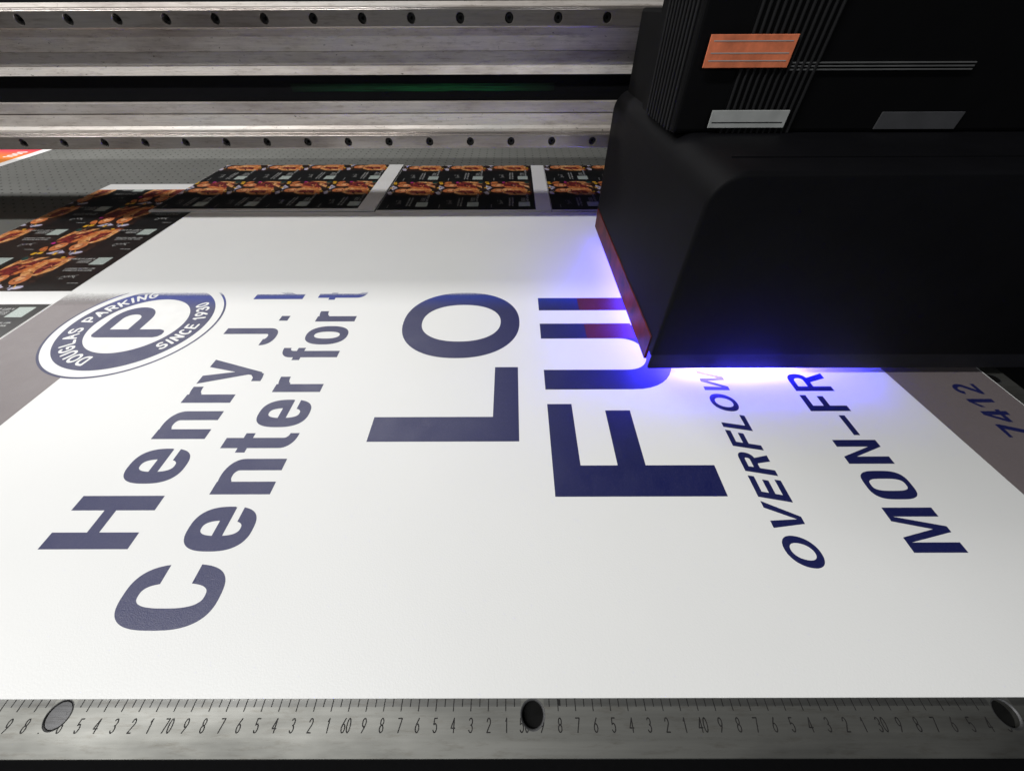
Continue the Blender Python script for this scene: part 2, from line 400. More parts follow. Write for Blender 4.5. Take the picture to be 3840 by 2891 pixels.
# ================================================================== FLOOR
fl = link('floor', mesh_cm('floor', [(-600, -400, -85), (600, -400, -85), (600, 900, -85), (-600, 900, -85)], [(0, 1, 2, 3)]), M['floor'])
fl['kind'] = 'structure'

# ================================================================== PRINTER TABLE
table = empty('printer_table', 'grey perforated flatbed printer table with engraved metal ruler along its front', 'table')
TX0, TX1, TY1 = -190.0, 53.18, 190.0
link('table_top', box(TX0, 1.82, -3.0, 50.5, TY1, 0.0, 0), M['table'], table)
# front ruler strip: wide face, then a shallow lower ledge that carries the tick ends; bored for stop pins
PINS = [(-25.93, 1.10), (1.10, 1.10), (28.05, 1.10)]
def plate_with_holes(x0, x1, ya, yb, z, holes, r, depth, name):
    polys = [[(x0, ya), (x1, ya), (x1, yb), (x0, yb)]] + [circ(hx, hy, r, 40) for hx, hy in holes]
    vv, ff = [], []
    for p in polys: ff.append(list(range(len(vv), len(vv) + len(p)))); vv += [Vector(q) for q in p]
    v, e, f, ov, oe, of = delaunay_2d_cdt(vv, [], ff, 0, 1e-5)
    vs = [(q.x, q.y, z) for q in v]; fs = [tuple(t) for t, o in zip(f, of) if list(o) == [0]]
    for hx, hy in holes:
        i = len(vs); c = circ(hx, hy, r, 40)
        vs += [(px, py, z) for px, py in c] + [(px, py, z - depth) for px, py in c]
        fs += [(i + k, i + (k + 1) % 40, i + 40 + (k + 1) % 40, i + 40 + k) for k in range(40)]
    return mesh_cm(name, vs, fs)
bx0, bx1 = -90.0, 53.18
link('ruler_strip', plate_with_holes(bx0, bx1, -0.67, 1.80, 0.0, PINS, 0.668, 1.5, 'ruler_strip'), M['ruler'], table)
link('ruler_edge', prism([(-0.67, -0.002), (-0.70, -0.05), (-0.70, -1.2), (-0.60, -1.2), (-0.60, -0.03)], bx0, bx1, 'x', 'ruler_edge'), M['ruler'], table)
M['ledge'] = aluminium('ruler_ledge_aluminium', (0.17, 0.17, 0.165), 0.5, 0.95, streak=3, warm=False, bmp=0.04, pits=False, scuff=0.85)
_lx = [bx0] + [v for hx, hy in PINS for v in (hx - 0.66, hx + 0.66)] + [bx1]
for i in range(0, len(_lx), 2):
    link('ruler_ledge', mesh_cm('ruler_ledge', [(_lx[i], 1.44, .005), (_lx[i + 1], 1.44, .005), (_lx[i + 1], 1.80, .005), (_lx[i], 1.80, .005)], [(0, 1, 2, 3)]), M['ledge'], table)
for i, (hx, hy) in enumerate(PINS):
    ringm = []
    v, f = [], []
    K = 40
    for k in range(K):
        t = 2 * PI * k / K
        v += [(hx + 0.668 * math.cos(t), hy + 0.668 * math.sin(t), 0.012), (hx + 0.60 * math.cos(t), hy + 0.60 * math.sin(t), -0.10), (hx + 0.715 * math.cos(t), hy + 0.715 * math.sin(t), 0.004)]
    for k in range(K):
        a = 3 * k; b = 3 * ((k + 1) % K); f += [(a, a + 1, b + 1, b), (a + 2, a, b, b + 2)]
    link('hole_rim', mesh_cm('hole_rim', v, f, True), M['bolt'] if i == 0 else M['pin'], table)
    if i == 0:
        p = prism(circ(hx, hy, 0.60, 40), -1.2, -0.04, 'z', 'stop_pin')
        link('stop_pin', p, M['pin'], table)
    else:
        link('stop_pin', prism(circ(hx, hy, 0.62, 40), -1.4, -0.42, 'z', 'stop_pin'), M['hole'], table)
# engraved ticks and figures (flat print on the strip)
polys_t, polys_d = [], []
rnd = random.Random(3)
for half in range(2 * 24 - 4, 2 * 80 + 20):
    val = half / 2.0; x = 0.565 + 50 - val
    if x < -42: continue
    if any(abs(x - hx) < 0.66 and True for hx, hy in PINS): continue
    y1 = 1.24 if half % 2 == 0 else 1.43
    polys_t += rect(x - 0.025, y1, x + 0.025, 1.79)
    
for val in range(18, 92):
    x = 0.565 + 50 - val + 0.05
    s = str(val) if val % 10 == 0 else str(val % 10)
    if x < -42: continue
    pl, L = stroke_text(s, 0.225, 0.59, 0.055, 0.06, capr=True)
    pl = shift(pl, x - L / 2, 0.356)
    for p in pl:
        cx = sum(a for a, b in p) / len(p); cy = sum(b for a, b in p) / len(p)
        if all(math.hypot(cx - hx, cy - hy) > 0.70 for hx, hy in PINS): polys_d.append(p)
idm = lambda u, v: (u, v)
polys_t += rect(2.58, 1.47, 2.72, 1.76)
M['engrave'] = plain('engraved_black', (0.018, 0.017, 0.017), 0.6, 0, 0.5, 300, 0.2)
link('ruler_ticks', flat(polys_t, idm, 0.012, 'ruler_ticks'), M['engrave'], table)['kind'] = 'stuff'
link('ruler_figures', flat(polys_d, idm, 0.012, 'ruler_figures'), M['engrave'], table)['kind'] = 'stuff'
link('side_strip', box(50.52, 1.84, -2.0, 53.18, TY1, -0.002, 0.05), M['ruler'], table)
link('side_hole', prism(circ(51.35, 27.85, 0.62, 36), 0.0, 0.02, 'z', 'side_hole'), M['hole'], table)
v, f = [], []
for k in range(36):
    t = 2 * PI * k / 36
    v += [(51.35 + 0.66 * math.cos(t), 27.85 + 0.66 * math.sin(t), 0.06), (51.35 + 0.60 * math.cos(t), 27.85 + 0.60 * math.sin(t), 0.021), (51.35 + 0.74 * math.cos(t), 27.85 + 0.74 * math.sin(t), 0.0)]
for k in range(36):
    a = 3 * k; b = 3 * ((k + 1) % 36); f += [(a, a + 1, b + 1, b), (a + 2, a, b, b + 2)]
link('side_hole_rim', mesh_cm('side_hole_rim', v, f, True), M['pin'], table)
link('front_apron', box(bx0, -0.55, -60, bx1, 0.5, -1.6, 0), M['matt'], table)
link('side_apron', box(50.6, 2, -60, 53.0, TY1, -2.1, 0), M['matt'], table)
# vacuum holes, 2 cm grid
vs, fs = [], []
for ix in range(-72, 15):
    for iy in range(37, 66):
        X = ix * 2.0 - 0.55; Y = iy * 2.0 + 0.28
        if X < -142: continue
        i = len(vs); r = 0.21 * (0.8 + 0.3 * rnd.random())
        vs += [(X + r * math.cos(k * PI / 4), Y + r * math.sin(k * PI / 4), 0.012) for k in range(8)]
        fs.append(tuple(range(i, i + 8)))
o = link('vacuum_holes', mesh_cm('vacuum_holes', vs, fs), M['hole'], table); o['kind'] = 'stuff'

# ================================================================== PRINTED SHEETS
def sheet_mesh(pts, z0, z1, name): return prism(pts, z0, z1, 'z', name)
sign = empty('sign_board', 'large white sign sheet with navy lettering and a round parking emblem', 'sign')
link('board', sheet_mesh([(-61.25, 1.78), (50.58, 1.80), (50.62, 72.0), (-61.15, 72.9)], 0.02, 0.30, 'board'), M['white'], sign)
ZI = 0.306
def word(polys_list, fn, chars, mat='navy', z=ZI, clip=None, name='printed_letter'):
    for ps, ch in zip(polys_list, chars):
        me = flat(ps, fn, z, name)
        if clip: clipmesh(me, clip)
        o = link(name, me, M[mat], sign)
        if ch != '-': o['label'] = 'navy printed letter ' + ch
def row(base): return lambda u, v: (base - v, u)          # reads away from the operator, tops to the left
# grey printed side margins
me = flat([[(-61.1, 1.9), (-49.6, 1.9), (-48.35, 28.0), (-48.2, 44.7), (-61.05, 44.7)]], idm, 0.303, 'printed_margin')
link('printed_margin', me, M['gray'], sign)
me = flat([[(42.5, 1.9), (50.5, 1.9), (50.5, 44.7), (38.7, 44.7), (41.4, 14.3)]], idm, 0.303, 'printed_margin')
link('printed_margin', me, M['gray'], sign)
# line 1, line 2
h1 = 6.62; x1 = 4.95
word([shift(gH(4.23, h1, 1.24), 10.2), shift(ge(3.48, x1, 1.12, 0.98), 15.52), shift(gn(3.32, x1, 1.12, 1.0), 20.05), shift(gr(2.28, x1, 1.13, 1.05), 24.46), shift(gy(3.77, x1, 1.15, 1.62), 27.12)],
     row(-28.3), 'Henry')
word([shift(gJ(3.27, h1, 1.14, 1.05), 33.36), shift(rect(0, 0, 1.02, 1.08), 38.15), shift(gK(4.3, h1, 1.2), 43.0)], row(-28.3), 'J-K', clip=44.75)
word([shift(gC(4.04, h1, 1.25, 1.05), 5.12), shift(ge(3.46, x1, 1.14, 0.98), 10.02), shift(gn(3.38, x1, 1.15, 1.0), 14.53), shift(gt(2.13, h1 - .1, x1, 1.13, 0.85), 18.56), shift(ge(3.47, x1, 1.12, 0.98), 21.38), shift(gr(2.29, x1, 1.14, 1.05), 25.9)],
     row(-19.8), 'Center')
word([shift(gf(2.1, h1, x1, 1.1, 0.85), 30.78), shift(gO(3.52, x1 + .05, 1.1, 0.98), 33.48), shift(gr(2.27, x1, 1.12, 1.05), 37.95), shift(gt(2.13, h1 - .1, x1, 1.0, 0.85), 42.82)], row(-19.8), 'fort', clip=44.75)
# LO / FUL
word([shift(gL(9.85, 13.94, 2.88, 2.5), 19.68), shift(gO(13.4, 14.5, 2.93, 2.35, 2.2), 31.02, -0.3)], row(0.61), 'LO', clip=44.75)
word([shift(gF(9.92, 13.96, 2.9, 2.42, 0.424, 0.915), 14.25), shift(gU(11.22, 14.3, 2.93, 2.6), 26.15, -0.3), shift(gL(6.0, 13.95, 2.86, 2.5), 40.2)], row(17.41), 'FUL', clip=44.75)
# fresh red ink on the strokes next to the carriage
word([rect(8.9, 34.46, 14.6, 37.37), rect(8.7, 40.22, 14.6, 43.06)], idm, '--', 'redink', ZI + 0.004, name='fresh_ink')
# OVERFLOW (slanted)
hO = 2.55; k = 0.20
word([shift(shear(p, k), u) for p, u in ((gO(2.24, hO, 0.53, 0.45, 2.15), 8.54), (gV(2.2, hO, 0.57), 11.15), (gE(1.95, hO, 0.55, 0.49), 13.70), (gR(2.05, hO, 0.55, 0.48), 16.07), (gF(1.80, hO, 0.54, 0.48, 0.40, 0.93), 18.63), (gL(1.85, hO, 0.55, 0.46), 20.77), (gO(2.26, hO, 0.53, 0.45, 2.15), 22.94), (gW(2.95, hO, 0.52), 25.5))],
     row(22.39), 'OVERFLOW')
hM = 3.93
word([shift(gM(3.45, hM, 0.74), 9.81), shift(gO(2.6, hM - .1, 0.75, 0.47, 3.2), 13.95, .05), shift(gN(2.51, hM, 0.74), 17.24), rect(20.28, 1.0, 22.63, 1.57), shift(gF(2.12, hM, 0.70, 0.62, 0.42, 0.93), 23.16), shift(gR(2.6, hM, 0.66, 0.58), 25.83)],
     row(33.05), 'MON-FR')
h7 = 2.54
word([[[(19.98, h7), (21.5, h7), (21.5, h7 - .35), (20.75, 0), (20.22, 0), (20.95, h7 - .42), (19.98, h7 - .33)]],
      rect(22.62, 0, 23.1, h7) + [[(22.62, h7), (23.0, h7), (22.15, 0.93), (21.75, 0.93)]] + rect(21.75, 0.53, 23.32, 0.95),
      rect(24.22, 0, 24.69, h7) + [[(24.69, h7), (24.30, h7), (23.61, 1.92), (23.61, 1.48)]],
      shift(band([(p[0] * 1.3 + .05, p[1] * 2.2 + .18) for p in SF['2'][0][:-1]], .42) + rect(0, 0, 1.44, .38), 25.35)],
     row(48.05), '7412')
# round emblem
LC = (-46.55, 37.52)
def em(u, v): return (LC[0] - v, LC[1] + u)
def emblem(polys, mat, z, label=None, name='emblem'):
    me = clipmesh(flat(polys, em, z, name), 44.75)
    o = link(name, me, M[mat], sign)
    if label: o['label'] = label
    return o
emblem([circ(0, 0, 9.45, 96)], 'wink', 0.3045, name='emblem_disc')
emblem(ring(0, 0, 9.62, 9.62, 9.36, 9.36, n=2, k=120), 'navy', 0.3075, name='emblem_rim')
emblem(ring(0, 0, 8.37, 8.37, 5.5, 5.5, n=2, k=120), 'navy', 0.3075, name='emblem_ring')
P_ = [(-2.6, -4.2)] + [(-2.6, 4.2)]
pp = band([(-1.85, -3.45), (-1.85, 3.55)], 1.55, True) + rect(-2.62, -3.4, -1.05, 3.55) + ring(1.0, 1.72, 2.65, 2.55, 1.05, 1.12, -90, 90, 2.1) + rect(-1.9, 2.84, 1.0, 4.27) + rect(-1.9, -0.83, 1.0, 0.60)
emblem(pp, 'navy', 0.3075, 'navy letter P in the middle of the emblem', 'emblem_letter')
def on_arc(txt, r0, h, w, st, gap, mid, bottom=False):
    pl, L = stroke_text(txt, w, h, st, gap)
    out = []
    for p in pl:
        q = []
        for u, v in p:
            if not bottom:
                a = mid + (u - L / 2) / (r0 + h / 2); r = r0 + v; q.append((r * math.sin(a), r * math.cos(a)))
            else:
                a = mid - (u - L / 2) / (r0 + h / 2); r = r0 + h - v; q.append((r * math.sin(a), r * math.cos(a)))
        out.append(q)
    return out
emblem(on_arc('DOUGLAS PARKING', 6.28, 1.28, 0.98, 0.29, 0.36, math.radians(-4)), 'wink', 0.3095, 'white ring text DOUGLAS PARKING', 'emblem_text')
emblem(on_arc('SINCE 1930', 6.28, 1.28, 0.82, 0.28, 0.30, PI, True), 'wink', 0.3095, 'white ring text SINCE 1930', 'emblem_text')

# ---- black gift-card sheets
def mottle(name, stops, scale=300):
    m, nt, b = new_mat(name)
    v = coords(nt); f = noise(nt, v, scale, 4, 0.7)
    nt.links.new(ramp(nt, f, stops), b.inputs['Base Color']); b.inputs['Roughness'].default_value = 0.3
    return m
CARDM = [mottle('card_dark_brown', [(0.4, (0.008, 0.006, 0.006)), (0.55, (0.035, 0.016, 0.012)), (0.7, (0.13, 0.05, 0.02))], 200), mottle('card_skin', [(0.30, (0.20, 0.04, 0.015)), (0.45, (0.50, 0.13, 0.035)), (0.58, (0.70, 0.22, 0.06)), (0.72, (0.82, 0.40, 0.16))], 160),
         mottle('card_light_skin', [(0.30, (0.35, 0.11, 0.04)), (0.45, (0.65, 0.26, 0.08)), (0.58, (0.80, 0.42, 0.17)), (0.72, (0.88, 0.66, 0.40))], 130), mottle('card_maroon', [(0.38, (0.03, 0.004, 0.005)), (0.52, (0.20, 0.016, 0.02)), (0.68, (0.42, 0.06, 0.04))]),
         plain('card_lavender', (0.50, 0.47, 0.60), 0.3, 0, .2, 160), plain('card_yellow', (0.78, 0.42, 0.02), 0.3, 0, .3, 200),
         plain('card_magenta', (0.55, 0.02, 0.25), 0.3), plain('card_teal', (0.01, 0.06, 0.055), 0.3), plain('card_text', (0.55, 0.56, 0.55), 0.3),
         plain('card_pale_square', (0.40, 0.46, 0.43), 0.4, 0, .3, 800), plain('card_hair', (0.018, 0.008, 0.006), 0.3, 0, .6, 200),
         plain('card_face', (0.62, 0.20, 0.07), 0.3, 0, .35, 140), plain('card_face_light', (0.82, 0.42, 0.20), 0.3, 0, .25, 140)]
def blob(cx, cy, rx, ry, rot=0, n=16, wob=0.12, seed=0):
    r = random.Random(seed); c, s = math.cos(rot), math.sin(rot); out = []
    ph = r.random() * 6
    for k in range(n):
        t = 2 * PI * k / n; m = 1 + wob * math.sin(2 * t + ph) + wob * .6 * math.sin(3 * t + 2 * ph)
        a, b = rx * m * math.cos(t), ry * m * math.sin(t); out.append((cx + a * c - b * s, cy + a * s + b * c))
    return out
def card_mesh():
    """gift card 15.7 x 10.4, reading upright in (u, v): text left, photograph right"""
    me = bpy.data.meshes.new('gift_card')
    stack = []
    def add(polys, m):
        for p in polys: stack.append((p, m))
    X0, X1, Y0, Y1 = 7.3, 15.6, 0.1, 10.3
    def cl(p): return [(min(max(a, X0), X1), min(max(b, Y0), Y1)) for a, b in p]
    add(rect(X0, Y0, X1, Y1), 0)
    rc = random.Random(11)
    for k in range(26): add([cl(blob(rc.uniform(7.6, 15.4), rc.uniform(.4, 10.0), rc.uniform(.3, 1.1), rc.uniform(.15, .5), rc.uniform(0, 3), 9, .2, k))], rc.choice((0, 10, 3, 0, 10, 7, 1)))
    add([cl(blob(11.6, 9.2, 1.5, .7, .2, 14, .15, 1)), cl(blob(8.6, 9.5, .9, .5, .1, 12, .15, 1))], 4)   # pale shirt behind
    add([cl(blob(9.9, 7.7, 1.7, 1.9, .1, 18, .12, 4)), cl(blob(13.4, 7.9, 1.5, 2.1, -.1, 18, .12, 2))], 10)   # hair
    add([cl([(7.4, 1.4), (7.5, 4.6), (8.6, 6.2), (10.9, 6.3), (11.9, 5.0), (12.0, 2.2), (10.4, .9)])], 2)      # tan jacket
    add([cl([(11.2, 2.0), (11.5, 5.4), (12.4, 6.3), (14.4, 6.3), (15.5, 4.8), (15.4, 1.8), (13.6, 1.2)])], 3)   # maroon top
    add([cl([(8.3, 2.0), (8.8, 5.2), (9.4, 6.0), (10.1, 4.6), (10.0, 1.7)])], 3)
    add([cl([(10.6, 1.3), (11.3, 4.8), (12.2, 5.9), (12.7, 5.4), (12.1, 3.9), (11.6, 1.5)])], 1)
    add([cl([(14.0, .5), (14.9, 3.4), (15.5, 5.2), (15.6, 3.6), (15.2, 1.0)])], 2)
    add([cl([(11.6, .5), (13.2, 2.4), (14.6, 3.3), (14.3, 2.3), (12.8, .6)])], 2)
    add([cl([(7.4, .4), (8.8, 2.0), (10.2, 2.5), (10.6, 1.8), (9.4, 1.0)])], 1)
    add([blob(10.0, 7.3, 1.12, 1.45, .15, 20, .05, 3), blob(13.2, 7.4, 1.05, 1.4, -.2, 20, .05, 5)], 11)   # two faces
    add([blob(10.2, 7.0, .55, .75, .1, 12, .1, 6), blob(13.3, 7.1, .5, .7, 0, 12, .1, 7)], 12)
    add([blob(10.1, 6.55, .36, .13, .1, 10, .1, 8), blob(13.3, 6.65, .34, .12, -.1, 10, .1, 9)], 3)
    add([blob(9.65, 7.65, .2, .1, .1, 8, .1, 8), blob(10.45, 7.68, .2, .1, .1, 8, .1, 8), blob(12.85, 7.75, .18, .1, -.2, 8, .1, 8), blob(13.6, 7.65, .18, .1, -.2, 8, .1, 8)], 10)
    for k in range(26):
        cx_, cy_ = rc.uniform(7.7, 15.3), rc.uniform(.7, 6.2)
        left = cx_ < 11.6
        add([cl(blob(cx_, cy_, rc.uniform(.15, .75), rc.uniform(.07, .22), rc.gauss(1.1 if left else .7, .5), 8, .2, k))], rc.choice((1, 2, 2, 1, 10, 0, 3) if left else (3, 3, 1, 2, 10, 0, 3)))
    for k in range(14): add([cl(blob(rc.uniform(7.8, 15.2), rc.uniform(8.2, 10.1), rc.uniform(.12, .5), rc.uniform(.06, .2), rc.uniform(0, 3), 8, .2, k))], rc.choice((10, 0, 1, 4, 5, 0)))
    add([cl(blob(15.1, 6.1, .35, .35, .2, 12, .15, 10))], 6)
    add([cl(blob(14.9, 8.2, .6, .8, .2, 12, .15, 10))], 1)
    add(rect(13.9, 9.2, 14.6, 9.9) + rect(14.8, 9.4, 15.4, 10.2) + rect(11.4, 9.5, 11.9, 10.2), 5)
    add([cl(blob(15.0, 1.0, .5, .6, 0, 12, .2, 12))], 7)
    add([blob(9.3, .62, .32, .25, 0, 14, 0, 1)], 5)                   # yellow dot
    for k in range(7):
        y = 0.35 + k * .12
        add(rect(10.2 + .1 * (k % 3), y, 12.4 - .2 * (k % 2), y + .03), 10) if k % 2 else None
    add([cl(p) for p in band([(7.9, 3.0), (8.6, 3.5), (9.0, 3.2), (9.6, 3.9), (10.3, 4.0), (10.9, 4.5)], .07)], 2)
    # text half
    add(rect(1.3, .7, 3.55, 2.95), 9)                                 # plain square in place of the code
    t, L = stroke_text('A GIFT of $ 50.00', .22, .36, .07, .07); add(shift(t, 3.9, .95), 8)
    for k in range(3):
        t, L = stroke_text('NEW BEGINNINGS', .11, .17, .03, .04); add(shift(t, 4.0, 1.6 + k * .3), 8)
    t, L = stroke_text('WHERE NEW BEGINNINGS', .17, .27, .045, .06); add(shift(t, 1.6, 4.6), 8)
    t, L = stroke_text('MEET TIMELESS PROSPERITY', .15, .27, .045, .05); add(shift(t, 1.6, 4.0), 8)
    sq = [(2.7 + .16 * i, 6.5 + .22 * math.sin(i * 1.7) * (1 if i % 3 else 1.8)) for i in range(13)]
    add(band(sq, .06) + band([(2.5, 7.0), (2.9, 6.2), (2.5, 6.0)], .06) + band([(3.9, 7.1), (4.5, 7.2), (4.4, 7.0)], .05), 8)
    add(rect(.7, 8.3, 2.3, 8.38), 8)
    # one flat layer: where shapes overlap, the last one added wins
    vv, ff, mm = [], [], []
    for p, m in stack:
        ar = sum(p[i][0] * p[(i + 1) % len(p)][1] - p[(i + 1) % len(p)][0] * p[i][1] for i in range(len(p)))
        if abs(ar) < 1e-6: continue
        if ar < 0: p = p[::-1]
        ff.append(list(range(len(vv), len(vv) + len(p)))); vv += [Vector(q) for q in p]; mm.append(m)
    v, e, f, ov, oe, of = delaunay_2d_cdt(vv, [], ff, 0, 1e-5)
    tri = [(tuple(t), mm[max(o)]) for t, o in zip(f, of) if o]
    me.from_pydata([(q.x * CM, q.y * CM, 0) for q in v], [], [t for t, m in tri])
    for m in CARDM: me.materials.append(m)
    for p, (t, m) in zip(me.polygons, tri): p.material_index = m
    bm = bmesh.new(); bm.from_mesh(me)
    for fc in bm.faces:
        if fc.normal.z < 0: fc.normal_flip()
    bm.to_mesh(me); bm.free()
    return me
CARD = card_mesh()
M['card_black'] = plain('card_black_ink', (0.008, 0.008, 0.0085), 0.28, 0, .4, 40)
def clip_copy(me, mtx, x0, x1, y0, y1):
    bm = bmesh.new(); bm.from_mesh(me); bm.transform(mtx)
    for co, no in (((x0, 0, 0), (-1, 0, 0)), ((x1, 0, 0), (1, 0, 0)), ((0, y0, 0), (0, -1, 0)), ((0, y1, 0), (0, 1, 0))):
        bmesh.ops.bisect_plane(bm, geom=bm.verts[:] + bm.edges[:] + bm.faces[:], plane_co=[c * CM for c in co], plane_no=no, clear_outer=True)
    m2 = bpy.data.meshes.new('gift_card'); bm.to_mesh(m2); bm.free()
    for m in me.materials: m2.materials.append(m)
    return m2
def flyer(name, label, board, black, z, cards):
    x0, y0, x1, y1 = board
    root = empty(name, label, 'printed sheet', group='sheets of black gift cards')
    link('board', box(x0, y0, z - 0.2, x1, y1, z, 0), M['white'], root)
    bx0_, by0_, bx1_, by1_ = black
    link('black_print', mesh_cm('black_print', [(bx0_, by0_, z + .003), (bx1_, by0_, z + .003), (bx1_, by1_, z + .003), (bx0_, by1_, z + .003)], [(0, 1, 2, 3)]), M['card_black'], root)
    for (cx, cy, rot) in cards:
        mtx = Matrix.Translation((cx * CM, cy * CM, (z + .006) * CM)) @ Matrix.Rotation(rot, 4, 'Z')
        m2 = clip_copy(CARD, mtx, bx0_, bx1_, by0_, by1_)
        if len(m2.polygons): link('gift_card', m2, None, root)
    return root
# cards lying sideways on the far sheets: u runs away (+Y), v runs to the left
cards = [(cx, 74.0 + 15.65 * r, PI / 2) for cx in (-59.6, -49.5, -39.4, -29.3) for r in (0, 1)] 
flyer('flyer_sheet', 'longest black gift-card sheet lying crosswise behind the white sign, white strip at its right', (-69.45, 73.0, -26.35, 101.4), (-69.4, 74.0, -29.75, 101.35), 0.46, cards)
cards = [(cx, 74.0 + 15.65 * r, PI / 2) for cx in (-16.0, -5.9, 4.3) for r in (0, 1)]
flyer('flyer_sheet', 'black gift-card sheet between the two white strips behind the sign', (-26.15, 73.0, 7.6, 101.2), (-26.1, 73.7, 4.62, 101.1), 0.24, cards)
cards = [(cx, 74.0 + 15.65 * r, PI / 2) for cx in (17.9, 28.0, 38.1) for r in (0, 1)]
flyer('flyer_sheet', 'black gift-card sheet running behind the black carriage', (7.72, 73.0, 42.0, 101.0), (7.76, 73.6, 38.3, 100.95), 0.24, cards)
# upright-lying sheets at the left: cards upside down
cards = [(cx, cy, PI) for cx in (-61.5, -77.2) for cy in (55.7, 66.15, 76.6, 87.05)]
flyer('flyer_sheet', 'black gift-card sheet with upside-down cards left of the white sign', (-88.5, 42.15, -61.35, 88.7), (-88.45, 45.25, -61.4, 85.3), 0.24, cards)
cards = [(cx, cy, PI) for cx in (-61.5, -77.2) for cy in (42.1, 31.65)]
flyer('flyer_sheet', 'nearest gift-card sheet at the left edge, plain black corner showing', (-88.5, 8.0, -61.45, 42.1), (-88.45, 8.0, -61.5, 42.05), 0.24, cards)

# orange poster at the far left
def grad_mat():
    m, nt, b = new_mat('orange_pink_print')
    tc = N(nt, 'ShaderNodeTexCoord'); sx = N(nt, 'ShaderNodeSeparateXYZ'); nt.links.new(tc.outputs['Object'], sx.inputs[0])
    t = math_n(nt, 'DIVIDE', math_n(nt, 'SUBTRACT', sx.outputs['Y'], 1.03), 0.13, True)
    f = noise(nt, tc.outputs['Object'], 25, 3)
    t = math_n(nt, 'ADD', t, math_n(nt, 'MULTIPLY', math_n(nt, 'SUBTRACT', f, .5), .25), True)
    nt.links.new(ramp(nt, t, [(0.0, (0.85, 0.30, 0.025)), (0.6, (0.85, 0.22, 0.05)), (1.0, (0.72, 0.07, 0.11))]), b.inputs['Base Color'])
    b.inputs['Roughness'].default_value = 0.35
    return m
M['orange'] = grad_mat()
po = empty('poster', 'orange and pink poster with a white border at the far left', 'poster')
link('board', box(-165, 101.0, 0.0, -125.6, 160, 0.24), M['white'], po)
link('orange_print', mesh_cm('orange_print', [(-163, 103.0, .245), (-128.2, 103.0, .245), (-128.2, 158, .245), (-163, 158, .245)], [(0, 1, 2, 3)]), M['orange'], po)
t, L = stroke_text('1000', 1.0, 2.3, .42, .45)
link('poster_text', flat(t, lambda u, v: (-130.2 - v, 109.6 + u), 0.25, 'poster_text'), M['wink'], po)

# ================================================================== GANTRY BEAM
beam = empty('gantry_beam', 'long aluminium gantry beam with two drilled guide rails above the table', 'gantry')
BX0, BX1 = -170.0, 120.0
BY = 65.7
prof_top = [(89, 28.09), (66.1, 28.09), (BY, 27.70), (BY, 23.56), (BY + .12, 23.50), (BY + .12, 22.15), (BY - .18, 21.14), (BY + .05, 21.10), (68.2, 21.10), (68.2, 20.9), (89, 20.9)]
prof_mid = [(89, 20.9), (68.2, 20.9), (68.2, 18.3), (89, 18.3)]
prof_low = [(89, 18.3), (68.2, 18.3), (68.2, 18.16), (BY, 18.14), (BY, 16.86), (BY + .35, 16.84), (BY + .35, 16.76), (BY, 16.74), (BY, 15.35), (BY - .22, 14.95), (BY - .22, 13.2), (BY, 12.75), (89, 12.75)]
link('upper_profile', prism(prof_top, BX0, BX1, 'x', 'upper_profile'), M['beam'], beam)
link('lower_profile', prism(prof_low, BX0, BX1, 'x', 'lower_profile'), M['beam'], beam)
link('channel_back', box(BX0, 68.1, 18.25, BX1, 88.9, 20.95), M['belt'], beam)
link('grey_insert', box(BX0, BY + 0.02, 22.18, BX1, BY + .3, 23.48, 0.02), M['beam_dark'], beam)
link('grey_insert', box(BX0, BY - 0.06, 16.90, BX1, BY + .2, 18.10, 0.02), M['beam_dark'], beam)
link('drive_belt', box(BX0, 66.3, 18.22, BX1, 66.9, 21.02, 0.06), M['belt'], beam)
link('green_led_streak', box(-31.0, 66.26, 19.25, 6.0, 66.29, 20.1), M['green'], beam)  # strip added to carry the painted LED reflection
